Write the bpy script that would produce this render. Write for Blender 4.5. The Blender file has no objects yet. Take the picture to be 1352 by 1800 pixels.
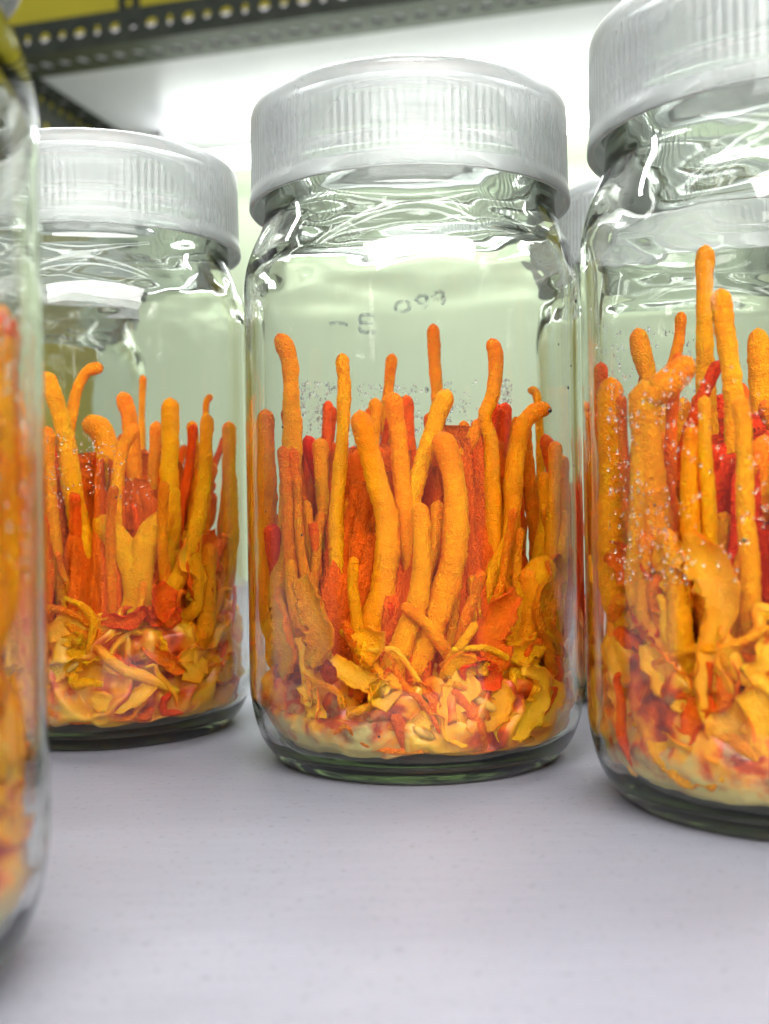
import bpy, bmesh, math, random
from mathutils import Vector, noise

# ------------------------------------------------------------------ camera, world, light, exposure
scene = bpy.context.scene
COL = scene.collection
R = math.radians

cam_d = bpy.data.cameras.new('camera')
cam = bpy.data.objects.new('camera', cam_d)
COL.objects.link(cam)
cam.location = (0.0, 0.0, 0.058)
cam.rotation_mode = 'XYZ'
from mathutils import Euler, Matrix
cam.matrix_world = (Matrix.Translation((0, 0, 0.058)) @ Matrix.Rotation(R(90 - 0.12), 4, 'X')
                    @ Matrix.Rotation(R(-0.96), 4, 'Z'))
cam_d.sensor_fit = 'VERTICAL'
cam_d.sensor_height = 24.0
cam_d.lens = 24.0 * 1935.0 / 1800.0
cam_d.clip_start = 0.005
cam_d.clip_end = 50.0
cam_d.dof.use_dof = True
cam_d.dof.focus_distance = 0.246
cam_d.dof.aperture_fstop = 11.0
scene.camera = cam

world = bpy.data.worlds.new('World')
scene.world = world
world.use_nodes = True
world.node_tree.nodes['Background'].inputs[0].default_value = (0.93, 0.96, 1.0, 1)
world.node_tree.nodes['Background'].inputs[1].default_value = 0.17

def area(name, loc, target, sx, sy, power, color):
    l = bpy.data.lights.new(name, 'AREA')
    l.shape = 'RECTANGLE'; l.size = sx; l.size_y = sy; l.energy = power; l.color = color
    o = bpy.data.objects.new(name, l); COL.objects.link(o)
    o.location = loc
    o.rotation_euler = (Vector(target) - Vector(loc)).to_track_quat('-Z', 'Y').to_euler()
    return o

# the twin fluorescent tubes over the jars, and an added fill behind the camera to brighten the clumps
area('overhead_tube', (0.02, 0.030, 0.47), (0.02, 0.030, 0), 1.1, 0.016, 0.55, (0.97, 1.0, 0.98))
area('overhead_tube', (0.02, 0.078, 0.47), (0.02, 0.078, 0), 1.1, 0.016, 0.55, (0.97, 1.0, 0.98))
area('rear_tube', (0.02, 0.400, 0.47), (0.02, 0.36, 0), 1.1, 0.03, 6.0, (0.97, 1.0, 0.98))
area('front_fill', (0.10, -0.72, 0.66), (0.0, 0.28, 0.06), 1.5, 0.36, 26.0, (1.0, 0.985, 0.95))

vs = scene.view_settings
vs.view_transform = 'Standard'; vs.look = 'None'; vs.gamma = 1.0; vs.exposure = 0.68
vs.use_curve_mapping = False
scene.render.engine = 'CYCLES'
cy = scene.cycles
cy.use_denoising = True
cy.use_adaptive_sampling = True; cy.adaptive_threshold = 0.02
cy.max_bounces = 20; cy.transmission_bounces = 18; cy.diffuse_bounces = 5; cy.glossy_bounces = 8
cy.transparent_max_bounces = 16
cy.caustics_refractive = True; cy.caustics_reflective = True
cy.blur_glossy = 0.6
cy.sample_clamp_indirect = 8.0

# ------------------------------------------------------------------ materials
def mat(name):
    m = bpy.data.materials.new(name); m.use_nodes = True
    nt = m.node_tree; nt.nodes.clear()
    out = nt.nodes.new('ShaderNodeOutputMaterial')
    return m, nt, out

def N(nt, t, **kw):
    n = nt.nodes.new(t)
    for k, v in kw.items():
        if k.startswith('i_'):
            key = k[2:].replace('_', ' ')
            n.inputs[key].default_value = v
        else:
            setattr(n, k, v)
    return n

def ramp(nt, stops, interp='LINEAR'):
    r = nt.nodes.new('ShaderNodeValToRGB')
    cr = r.color_ramp; cr.interpolation = interp
    while len(cr.elements) < len(stops): cr.elements.new(0.5)
    for e, (p, c) in zip(cr.elements, stops):
        e.position = p; e.color = (c[0], c[1], c[2], 1)
    return r

def principled(nt, out, base=None, rough=0.5, **kw):
    p = nt.nodes.new('ShaderNodeBsdfPrincipled')
    if base is not None: p.inputs['Base Color'].default_value = (*base, 1)
    p.inputs['Roughness'].default_value = rough
    for k, v in kw.items(): p.inputs[k].default_value = v
    nt.links.new(p.outputs[0], out.inputs['Surface'])
    return p

def coords(nt, kind='Object', scale=(1, 1, 1)):
    tc = nt.nodes.new('ShaderNodeTexCoord')
    mp = nt.nodes.new('ShaderNodeMapping'); mp.inputs['Scale'].default_value = scale
    nt.links.new(tc.outputs[kind], mp.inputs[0])
    return mp.outputs[0]

def glass_mat(name, tint, absorb, density, ior=1.5, rough=0.0):
    m, nt, out = mat(name)
    g = nt.nodes.new('ShaderNodeBsdfGlass')
    g.inputs['Color'].default_value = (*tint, 1); g.inputs['IOR'].default_value = ior
    g.inputs['Roughness'].default_value = rough
    nt.links.new(g.outputs[0], out.inputs['Surface'])
    if density:
        v = nt.nodes.new('ShaderNodeVolumeAbsorption')
        v.inputs['Color'].default_value = (*absorb, 1); v.inputs['Density'].default_value = density
        nt.links.new(v.outputs[0], out.inputs['Volume'])
    return m

M = {}
M['glass'] = glass_mat('jar_glass', (1.0, 1.0, 1.0), (0.60, 0.66, 0.50), 90.0, ior=1.40)
M['water'] = glass_mat('condensation_water', (1, 1, 1), None, 0, ior=1.33)

def lid_material():
    m, nt, out = mat('translucent_polypropylene')
    vec = coords(nt, 'Object', (1, 1, 1))
    nz = N(nt, 'ShaderNodeTexNoise', i_Scale=90.0, i_Detail=3.0)
    nt.links.new(vec, nz.inputs['Vector'])
    rp = ramp(nt, [(0.32, (0.66, 0.71, 0.705)), (0.7, (0.80, 0.85, 0.845))])
    nt.links.new(nz.outputs[0], rp.inputs[0])
    refr = nt.nodes.new('ShaderNodeBsdfRefraction'); refr.inputs['Roughness'].default_value = 0.10
    refr.inputs['IOR'].default_value = 1.03
    refr.inputs['Color'].default_value = (0.98, 1.0, 0.99, 1)
    tr = nt.nodes.new('ShaderNodeBsdfTranslucent')
    df = nt.nodes.new('ShaderNodeBsdfDiffuse')
    gl = nt.nodes.new('ShaderNodeBsdfGlossy'); gl.inputs['Roughness'].default_value = 0.4
    nt.links.new(rp.outputs[0], tr.inputs[0]); nt.links.new(rp.outputs[0], df.inputs[0])
    m1 = nt.nodes.new('ShaderNodeMixShader'); m1.inputs[0].default_value = 0.5
    nt.links.new(tr.outputs[0], m1.inputs[1]); nt.links.new(df.outputs[0], m1.inputs[2])
    m2 = nt.nodes.new('ShaderNodeMixShader'); m2.inputs[0].default_value = 0.74
    nt.links.new(m1.outputs[0], m2.inputs[1]); nt.links.new(refr.outputs[0], m2.inputs[2])
    fr = nt.nodes.new('ShaderNodeFresnel'); fr.inputs['IOR'].default_value = 1.45
    m3 = nt.nodes.new('ShaderNodeMixShader')
    nt.links.new(fr.outputs[0], m3.inputs[0])
    nt.links.new(m2.outputs[0], m3.inputs[1]); nt.links.new(gl.outputs[0], m3.inputs[2])
    nt.links.new(m3.outputs[0], out.inputs['Surface'])
    return m
M['lid'] = lid_material()

def fungus_material(name, low, mid, tip, bump=0.35, sss=0.25, rough=0.58, spec=0.12, grain=0.28):
    m, nt, out = mat(name)
    p = principled(nt, out, rough=rough)
    p.inputs['Specular IOR Level'].default_value = spec
    at = N(nt, 'ShaderNodeAttribute', attribute_name='along')
    rp = ramp(nt, [(0.0, low), (0.35, mid), (0.8, mid), (1.0, tip)])
    nt.links.new(at.outputs['Fac'], rp.inputs[0])
    vec = coords(nt, 'Object', (1, 1, 1))
    n1 = N(nt, 'ShaderNodeTexNoise', i_Scale=160.0, i_Detail=4.0)
    n2 = N(nt, 'ShaderNodeTexVoronoi', i_Scale=2600.0)
    n3 = N(nt, 'ShaderNodeTexNoise', i_Scale=1150.0, i_Detail=3.0)
    for n in (n1, n2, n3): nt.links.new(vec, n.inputs['Vector'])
    oi = nt.nodes.new('ShaderNodeObjectInfo')
    hsv = nt.nodes.new('ShaderNodeHueSaturation')
    mr = N(nt, 'ShaderNodeMapRange'); mr.inputs['To Min'].default_value = 0.488; mr.inputs['To Max'].default_value = 0.51
    nt.links.new(oi.outputs['Random'], mr.inputs[0]); nt.links.new(mr.outputs[0], hsv.inputs['Hue'])
    mv = N(nt, 'ShaderNodeMapRange'); mv.inputs['From Min'].default_value = 0.25; mv.inputs['From Max'].default_value = 0.75
    mv.inputs['To Min'].default_value = 0.78; mv.inputs['To Max'].default_value = 1.12
    nt.links.new(n1.outputs[0], mv.inputs[0]); nt.links.new(mv.outputs[0], hsv.inputs['Value'])
    nt.links.new(rp.outputs[0], hsv.inputs['Color'])
    # paler, powdery grain tops
    mx = N(nt, 'ShaderNodeMix', data_type='RGBA', blend_type='MIX')
    r2 = ramp(nt, [(0.5, (0, 0, 0)), (0.72, (1, 1, 1))])
    nt.links.new(n3.outputs[0], r2.inputs[0])
    ml = N(nt, 'ShaderNodeMath', operation='MULTIPLY'); ml.inputs[1].default_value = grain
    nt.links.new(r2.outputs[0], ml.inputs[0]); nt.links.new(ml.outputs[0], mx.inputs['Factor'])
    nt.links.new(hsv.outputs[0], mx.inputs['A']); mx.inputs['B'].default_value = (0.97, 0.46, 0.01, 1)
    nt.links.new(mx.outputs['Result'], p.inputs['Base Color'])
    b1 = N(nt, 'ShaderNodeBump', i_Strength=bump, i_Distance=0.0006)
    b2 = N(nt, 'ShaderNodeBump', i_Strength=bump, i_Distance=0.0008)
    nt.links.new(n2.outputs['Distance'], b1.inputs['Height'])
    nt.links.new(n3.outputs[0], b2.inputs['Height']); nt.links.new(b1.outputs[0], b2.inputs['Normal'])
    nt.links.new(b2.outputs[0], p.inputs['Normal'])
    if sss:
        p.inputs['Subsurface Weight'].default_value = sss
        p.inputs['Subsurface Radius'].default_value = (1.0, 0.22, 0.02)
        p.inputs['Subsurface Scale'].default_value = 0.0022
    return m
M['stalk'] = fungus_material('fungus_orange', (0.98, 0.43, 0.002), (0.98, 0.355, 0.001), (0.97, 0.26, 0.001), bump=0.6, sss=0.4)
M['red_stalk'] = fungus_material('fungus_deep_orange', (0.88, 0.15, 0.001), (0.86, 0.11, 0.001), (0.80, 0.08, 0.001), bump=0.6, sss=0.3, grain=0.06)  # red frills, and inner stalks whose depth shade is put into the colour
M['mid_stalk'] = fungus_material('fungus_mid_orange', (0.95, 0.30, 0.001), (0.94, 0.23, 0.001), (0.90, 0.16, 0.001), bump=0.8, sss=0.4)
M['core'] = fungus_material('fungus_core_shade_red', (0.82, 0.10, 0.001), (0.80, 0.075, 0.001), (0.76, 0.055, 0.001), bump=0.7, sss=0.0, grain=0.08)  # redder than the stalks: shade of the gaps put into the base colour
M['frill'] = fungus_material('fungus_yellow_frill', (0.94, 0.44, 0.02), (0.95, 0.36, 0.005), (0.93, 0.18, 0.001), bump=0.3, sss=0.4, rough=0.42, spec=0.2)

def substrate_material():
    m, nt, out = mat('rice_substrate_with_mycelium')
    p = principled(nt, out, rough=0.34)
    p.inputs['Subsurface Weight'].default_value = 0.3
    p.inputs['Subsurface Radius'].default_value = (1.0, 0.4, 0.1)
    p.inputs['Subsurface Scale'].default_value = 0.0015
    vec = coords(nt, 'Object', (1, 1, 1))
    n1 = N(nt, 'ShaderNodeTexNoise', i_Scale=95.0, i_Detail=5.0, i_Distortion=0.6)
    n2 = N(nt, 'ShaderNodeTexNoise', i_Scale=230.0, i_Detail=5.0)
    vo = N(nt, 'ShaderNodeTexVoronoi', i_Scale=330.0)
    for n in (n1, n2, vo): nt.links.new(vec, n.inputs['Vector'])
    r1 = ramp(nt, [(0.33, (0.20, 0.012, 0.003)), (0.43, (0.66, 0.08, 0.004)), (0.50, (0.86, 0.30, 0.01)),
                   (0.58, (0.90, 0.41, 0.012)), (0.70, (0.88, 0.50, 0.04))])
    nt.links.new(n1.outputs[0], r1.inputs[0])
    # pale uncolonised mycelium: low down and on one side, with its own ragged outline
    sp = nt.nodes.new('ShaderNodeSeparateXYZ'); nt.links.new(vec, sp.inputs[0])
    mz = N(nt, 'ShaderNodeMapRange'); mz.inputs['From Min'].default_value = 0.019; mz.inputs['From Max'].default_value = 0.007
    nt.links.new(sp.outputs['Z'], mz.inputs[0])
    mxx = N(nt, 'ShaderNodeMapRange'); mxx.inputs['From Min'].default_value = 0.004; mxx.inputs['From Max'].default_value = -0.012
    nt.links.new(sp.outputs['X'], mxx.inputs[0])
    mul = N(nt, 'ShaderNodeMath', operation='MULTIPLY')
    nt.links.new(mz.outputs[0], mul.inputs[0]); nt.links.new(mxx.outputs[0], mul.inputs[1])
    ad = N(nt, 'ShaderNodeMath', operation='ADD'); nt.links.new(mul.outputs[0], ad.inputs[0])
    sc = N(nt, 'ShaderNodeMath', operation='MULTIPLY_ADD'); sc.inputs[1].default_value = 2.2; sc.inputs[2].default_value = -1.15
    nt.links.new(n2.outputs[0], sc.inputs[0]); nt.links.new(sc.outputs[0], ad.inputs[1])
    r2 = ramp(nt, [(0.22, (0, 0, 0)), (0.85, (1, 1, 1))])
    nt.links.new(ad.outputs[0], r2.inputs[0])
    mx = N(nt, 'ShaderNodeMix', data_type='RGBA')
    nt.links.new(r2.outputs[0], mx.inputs['Factor']); nt.links.new(r1.outputs[0], mx.inputs['A'])
    mx.inputs['B'].default_value = (0.62, 0.50, 0.19, 1)
    nt.links.new(mx.outputs['Result'], p.inputs['Base Color'])
    b1 = N(nt, 'ShaderNodeBump', i_Strength=0.35, i_Distance=0.001)
    nt.links.new(vo.outputs['Distance'], b1.inputs['Height'])
    b2 = N(nt, 'ShaderNodeBump', i_Strength=0.35, i_Distance=0.001)
    nt.links.new(n2.outputs[0], b2.inputs['Height']); nt.links.new(b1.outputs[0], b2.inputs['Normal'])
    nt.links.new(b2.outputs[0], p.inputs['Normal'])
    return m
M['substrate'] = substrate_material()

def simple(name, base, rough=0.5, var=0.0, scale=200.0, **kw):
    m, nt, out = mat(name)
    p = principled(nt, out, base, rough, **kw)
    if var:
        vec = coords(nt)
        n = N(nt, 'ShaderNodeTexNoise', i_Scale=scale, i_Detail=4.0); nt.links.new(vec, n.inputs['Vector'])
        lo = tuple(c * (1 - var) for c in base); hi = tuple(min(1, c * (1 + var)) for c in base)
        rp = ramp(nt, [(0.3, lo), (0.7, hi)]); nt.links.new(n.outputs[0], rp.inputs[0])
        nt.links.new(rp.outputs[0], p.inputs['Base Color'])
    return m
M['grain'] = simple('cooked_rice_grain', (0.66, 0.33, 0.04), 0.4, 0.45, 220.0)
M['spot'] = simple('mycelium_spot_cream', (0.94, 0.47, 0.02), 0.6, 0.15, 900.0)
M['spot_dark'] = simple('spot_centre_brown', (0.10, 0.03, 0.005), 0.6, 0.3, 900.0)
def marker_material():
    m, nt, out = mat('faded_blue_marker')
    vec = coords(nt)
    n = N(nt, 'ShaderNodeTexNoise', i_Scale=700.0, i_Detail=4.0); nt.links.new(vec, n.inputs['Vector'])
    rp = ramp(nt, [(0.38, (0.60, 0.60, 0.60)), (0.62, (0.99, 0.99, 0.99))]); nt.links.new(n.outputs[0], rp.inputs[0])
    d = nt.nodes.new('ShaderNodeBsdfDiffuse'); d.inputs[0].default_value = (0.30, 0.38, 0.50, 1)
    t = nt.nodes.new('ShaderNodeBsdfTransparent')
    mx = nt.nodes.new('ShaderNodeMixShader'); nt.links.new(rp.outputs[0], mx.inputs[0])
    nt.links.new(d.outputs[0], mx.inputs[1]); nt.links.new(t.outputs[0], mx.inputs[2])
    nt.links.new(mx.outputs[0], out.inputs['Surface'])
    return m
M['marker'] = marker_material()
M['speck'] = simple('dark_speck', (0.015, 0.012, 0.01), 0.6, 0.3, 2000.0)
M['fibre'] = simple('brown_fibre', (0.20, 0.12, 0.10), 0.7, 0.3, 900.0)
M['bar'] = simple('dark_green_slotted_steel', (0.028, 0.034, 0.024), 0.42, 0.35, 60.0, Metallic=0.2)
M['bar2'] = simple('grey_green_steel', (0.07, 0.08, 0.055), 0.45, 0.3, 60.0, Metallic=0.3)
M['panel'] = simple('pale_green_panel', (0.55, 0.64, 0.45), 0.6, 0.05, 4.0)
M['wall'] = simple('yellow_wall_paint', (0.62, 0.53, 0.03), 0.6, 0.08, 6.0)
M['cap'] = simple('lamp_end_cap_metal', (0.5, 0.5, 0.5), 0.35, 0.1, 100.0, Metallic=0.8)

def board_material(name, base, spec_dark, rough):
    m, nt, out = mat(name)
    p = principled(nt, out, rough=rough)
    vec = coords(nt, 'Object', (1, 1, 1))
    streak = coords(nt, 'Object', (60, 420, 60))
    ns = N(nt, 'ShaderNodeTexNoise', i_Scale=1.0, i_Detail=5.0, i_Roughness=0.6); nt.links.new(streak, ns.inputs['Vector'])
    nb = N(nt, 'ShaderNodeTexNoise', i_Scale=14.0, i_Detail=3.0); nt.links.new(vec, nb.inputs['Vector'])
    sp = coords(nt, 'Object', (620, 900, 700))
    nv = N(nt, 'ShaderNodeTexNoise', i_Scale=1.0, i_Detail=1.5, i_Roughness=0.6); nt.links.new(sp, nv.inputs['Vector'])
    r0 = ramp(nt, [(0.30, tuple(c * 0.91 for c in base)), (0.7, base)]); nt.links.new(ns.outputs[0], r0.inputs[0])
    r1 = ramp(nt, [(0.3, (0.93, 0.93, 0.95)), (0.7, (1.0, 1.0, 1.0))]); nt.links.new(nb.outputs[0], r1.inputs[0])
    mx = N(nt, 'ShaderNodeMix', data_type='RGBA', blend_type='MULTIPLY'); mx.inputs['Factor'].default_value = 1.0
    nt.links.new(r0.outputs[0], mx.inputs['A']); nt.links.new(r1.outputs[0], mx.inputs['B'])
    r2 = ramp(nt, [(0.63, (0, 0, 0)), (0.71, (1, 1, 1))]); nt.links.new(nv.outputs[0], r2.inputs[0])
    ml = N(nt, 'ShaderNodeMath', operation='MULTIPLY'); ml.inputs[1].default_value = spec_dark
    nt.links.new(r2.outputs[0], ml.inputs[0])
    mx2 = N(nt, 'ShaderNodeMix', data_type='RGBA'); nt.links.new(ml.outputs[0], mx2.inputs['Factor'])
    nt.links.new(mx.outputs['Result'], mx2.inputs['A']); mx2.inputs['B'].default_value = (0.07, 0.065, 0.07, 1)
    nt.links.new(mx2.outputs['Result'], p.inputs['Base Color'])
    bp = N(nt, 'ShaderNodeBump', i_Strength=0.12, i_Distance=0.0004); nt.links.new(ns.outputs[0], bp.inputs['Height'])
    nt.links.new(bp.outputs[0], p.inputs['Normal'])
    return m
M['table'] = board_material('white_laminate_board', (0.196, 0.197, 0.230), 0.55, 0.5)
M['shelf'] = board_material('white_shelf_board', (0.86, 0.85, 0.88), 0.1, 0.35)

def emission(name, col, strength):
    m, nt, out = mat(name)
    e = nt.nodes.new('ShaderNodeEmission'); e.inputs[0].default_value = (*col, 1); e.inputs[1].default_value = strength
    nt.links.new(e.outputs[0], out.inputs['Surface'])
    return m
M['tube'] = emission('lit_fluorescent_tube', (0.95, 1.0, 0.98), 7.5)

# ------------------------------------------------------------------ helpers
def mesh_obj(name, verts, faces, material, parent=None, smooth=True, attr=None):
    me = bpy.data.meshes.new(name)
    me.from_pydata(verts, [], faces); me.update()
    if smooth: me.polygons.foreach_set('use_smooth', [True] * len(me.polygons))
    if attr is not None:
        a = me.attributes.new('along', 'FLOAT', 'POINT'); a.data.foreach_set('value', attr)
    me.materials.append(material)
    o = bpy.data.objects.new(name, me); COL.objects.link(o)
    if parent is not None: o.parent = parent
    return o

def thing(name, label, cat, loc, group=None, rz=0.0):
    o = bpy.data.objects.new(name, None); COL.objects.link(o)
    o.empty_display_size = 0.02
    o.location = loc; o.rotation_euler = (0, 0, rz)
    o['label'] = label; o['category'] = cat
    if group: o['group'] = group
    return o

def box_data(x0, x1, y0, y1, z0, z1):
    v = [(x0, y0, z0), (x1, y0, z0), (x1, y1, z0), (x0, y1, z0), (x0, y0, z1), (x1, y0, z1), (x1, y1, z1), (x0, y1, z1)]
    f = [(0, 3, 2, 1), (4, 5, 6, 7), (0, 1, 5, 4), (1, 2, 6, 5), (2, 3, 7, 6), (3, 0, 4, 7)]
    return v, f

def catmull(pts, step):
    P = [Vector(p) for p in pts]
    if len(P) < 2: return P
    ext = [P[0] * 2 - P[1]] + P + [P[-1] * 2 - P[-2]]
    out = []
    for i in range(1, len(ext) - 2):
        a, b, c, d = ext[i - 1], ext[i], ext[i + 1], ext[i + 2]
        n = max(2, int((c - b).length / step))
        for k in range(n):
            t = k / n
            out.append(0.5 * ((2 * b) + (c - a) * t + (2 * a - 5 * b + 4 * c - d) * t * t + (3 * b - a - 3 * c + d) * t ** 3))
    out.append(P[-1])
    return out

def tube_data(pts, rad, seg=16, step=0.0006, prof=None, wob=0.115, wrinkle=0.045, seed=0.0, flat=1.0, axis=None):
    """A round-tipped fleshy stalk along pts (first point = tip). flat<1 squashes the section across axis."""
    c0 = catmull(pts, step / 3.0); c = []; acc = 0.0                 # close rings round the tip, wider below
    for i, p in enumerate(c0):
        if i: acc += (p - c0[i - 1]).length
        if acc < rad * 1.2 or i % 3 == 0 or i == len(c0) - 1: c.append(p)
    n = len(c)
    rng = random.Random(seed)
    tang = []
    for i in range(n):
        t = c[min(i + 1, n - 1)] - c[max(i - 1, 0)]
        tang.append(t.normalized() if t.length > 1e-9 else Vector((0, 0, -1)))
    ref = Vector(axis) if axis else Vector((0.31, 0.9, 0.17))
    s = Vector((seed * 3.1, seed * 1.7, seed * 0.7))
    rings = []
    L = 0.0; dist = [0.0]
    for i in range(1, n):
        L += (c[i] - c[i - 1]).length; dist.append(L)
    verts = []; attr = []
    tip_dir = -tang[0]
    for i in range(n):
        u = ref - tang[i] * ref.dot(tang[i])
        u = u.normalized(); w = tang[i].cross(u)
        t = dist[i] / max(L, 1e-9)
        k = prof(t) if prof else (0.80 + 0.42 * t)
        d = dist[i]
        if not prof: k *= 1 + 0.13 * math.exp(-((d - rad * 1.4) / (rad * 1.1)) ** 2)      # slightly clubbed tip
        if d < rad * 0.95:                       # rounded tip
            q = 1 - d / (rad * 0.95); k *= math.sqrt(max(0.03, 1 - q * q))
        wr = 1 + wrinkle * (rng.random() * 2 - 1) * min(1.0, d / (rad * 2))
        for j in range(seg):
            a = 2 * math.pi * j / seg
            dirv = u * math.cos(a) * flat + w * math.sin(a)
            p0 = c[i] + dirv * rad
            nz = noise.noise((p0 + s) * 120.0) * wob * 1.3 + noise.noise((p0 + s) * 260.0) * wob * 0.9 + noise.noise((p0 + s) * 620.0) * wob * 0.6 + noise.noise((p0 + s) * 1300.0) * wob * 0.45
            verts.append(c[i] + dirv * (rad * k * wr * (1 + nz)))
            attr.append(1 - t)
    faces = []
    for i in range(n - 1):
        for j in range(seg):
            a = i * seg + j; b = i * seg + (j + 1) % seg
            faces.append((a, b, b + seg, a + seg))
    verts.append(c[0] + tip_dir * rad * 0.12); attr.append(1.0)
    k = len(verts) - 1
    for j in range(seg): faces.append((k, (j + 1) % seg, j))
    verts.append(c[-1]); attr.append(0.0)
    k = len(verts) - 1; base = (n - 1) * seg
    for j in range(seg): faces.append((k, base + j, base + (j + 1) % seg))
    return verts, faces, attr

def fine_profile(pts, step):
    """Smooth a lathe profile (r, z) into closely spaced points."""
    c = catmull([(r, 0, z) for r, z in pts], step)
    return [(max(p.x, 0.0), p.z) for p in c]

def lathe_data(profile, seg, ripple=None):
    verts = []; faces = []
    n = len(profile); idx = []
    for i, (r, z) in enumerate(profile):
        if r < 1e-5:
            idx.append([len(verts)] * seg); verts.append((0, 0, z)); continue
        row = []
        for j in range(seg):
            a = 2 * math.pi * j / seg
            rr, zz = (r, z) if ripple is None else ripple(r, z, a, i)
            row.append(len(verts)); verts.append((rr * math.cos(a), rr * math.sin(a), zz))
        idx.append(row)
    for i in range(n - 1):
        for j in range(seg):
            k = (j + 1) % seg
            q = [idx[i][j], idx[i][k], idx[i + 1][k], idx[i + 1][j]]
            q2 = []
            for v in q:
                if v not in q2: q2.append(v)
            if len(q2) >= 3: faces.append(tuple(q2))
    return verts, faces

# ------------------------------------------------------------------ setting
v, f = box_data(-1.2, 1.2, 0.105, 0.85, -0.02, 0.0)
table = mesh_obj('tabletop', v, f, M['table'], smooth=False)
table['kind'] = 'structure'; table['label'] = 'white laminate board with faint scuffs under the jars'

v, f = box_data(-3.0, 3.0, 2.55, 2.6, -0.8, 2.4)
wall = mesh_obj('wall', v, f, M['wall'], smooth=False)
wall['kind'] = 'structure'; wall['label'] = 'plain yellow painted wall behind the shelf rack'

# ---- the rack standing behind: board, slotted angle bars, posts, tube lamp, back panel
RZ = -R(15.3)
rack = thing('shelf_rack', 'dark slotted-steel rack with a white shelf board, high behind the jars', 'shelf rack',
             (-0.470, 1.353, 0.0), rz=RZ)
ZS = 0.617

def slotted(name, length, height, pitch, holes, thick, origin, du, dw, dn, parent, material):
    """A steel strip with real slots: runs along du, is height wide along dw, thick along dn."""
    du, dw, dn, o = Vector(du), Vector(dw), Vector(dn), Vector(origin)
    verts = []; faces = []
    n = int(length / pitch); K = 16
    for side in (0, 1):
        off = dn * (thick * side)
        for c in range(n):
            hw, hh = holes[c % len(holes)]
            cx = (c + 0.5) * pitch; cyy = height * 0.5
            outer = []; inner = []
            for k in range(K):
                a = 2 * math.pi * (k + 0.5) / K
                ca, sa = math.cos(a), math.sin(a)
                s = min(pitch * 0.5 / max(abs(ca), 1e-6), height * 0.5 / max(abs(sa), 1e-6))
                outer.append((cx + ca * s, cyy + sa * s)); inner.append((cx + ca * hw, cyy + sa * hh))
            b = len(verts)
            for (x, y) in outer + inner: verts.append(o + du * x + dw * y + off)
            for k in range(K):
                m = (k + 1) % K
                q = (b + k, b + m, b + K + m, b + K + k)
                faces.append(q if side else q[::-1])
            # corners of the cell
            cs = [(cx - pitch / 2, 0), (cx + pitch / 2, 0), (cx + pitch / 2, height), (cx - pitch / 2, height)]
            for (x, y) in cs:
                near = sorted(range(K), key=lambda k: (outer[k][0] - x) ** 2 + (outer[k][1] - y) ** 2)[:2]
                verts.append(o + du * x + dw * y + off)
                faces.append((len(verts) - 1, b + near[0], b + near[1]))
    # rims of the slots and the long edges
    half = len(verts) // 2
    per = 2 * K + 4
    for c in range(n):
        b = c * per
        for k in range(K):
            m = (k + 1) % K
            faces.append((b + K + k, b + K + m, half + b + K + m, half + b + K + k))
    for y in (0.0, height):
        b = len(verts)
        for (x, t) in ((0, 0), (n * pitch, 0), (n * pitch, thick), (0, thick)):
            verts.append(o + du * x + dw * y + dn * t)
        faces.append((b, b + 1, b + 2, b + 3))
    return mesh_obj(name, verts, faces, material, parent, smooth=False)

PH = 0.0237
HOLES = [(0.0036, 0.0066), (0.0066, 0.0062), (0.0046, 0.0050), (0.0072, 0.0058)]
HOLES2 = [(0.0072, 0.0100), (0.0080, 0.0085)]
fb = slotted('slotted_bar', 1.3, 0.040, PH, HOLES, 0.002, (-0.06, 0, ZS), (1, 0, 0), (0, 0, 1), (0, 1, 0), rack, M['bar'])
slotted('flat_flange', 1.3, 0.062, PH * 1.06, HOLES2, 0.002, (-0.06, 0.002, ZS), (1, 0, 0), (0, 1, 0), (0, 0, 1), fb, M['bar2'])
sb = slotted('slotted_bar', 0.46, 0.075, PH, HOLES, 0.002, (-0.012, 0.004, ZS - 0.073), (0, 1, 0), (0, 0, 1), (-1, 0, 0), rack, M['bar'])
slotted('flat_flange', 0.37, 0.030, PH, HOLES, 0.002, (-0.010, 0.066, ZS), (0, 1, 0), (1, 0, 0), (0, 0, 1), sb, M['bar'])
for (px_, py_) in ((-0.075, -0.004), (1.16, -0.004), (-0.075, 0.45), (1.16, 0.45)):
    slotted('post', 1.9, 0.040, PH, HOLES, 0.002, (px_, py_, -0.8), (0, 0, 1), (1, 0, 0), (0, 1, 0), rack, M['bar'])
v, f = box_data(-0.008, 1.2, 0.0045, 0.428, ZS + 0.0025, ZS + 0.020)
mesh_obj('shelf_board', v, f, M['shelf'], rack, smooth=False)
v, f = box_data(-0.10, 1.2, 0.434, 0.442, -0.75, ZS + 0.016)
mesh_obj('back_panel', v, f, M['panel'], rack, smooth=False)

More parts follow.
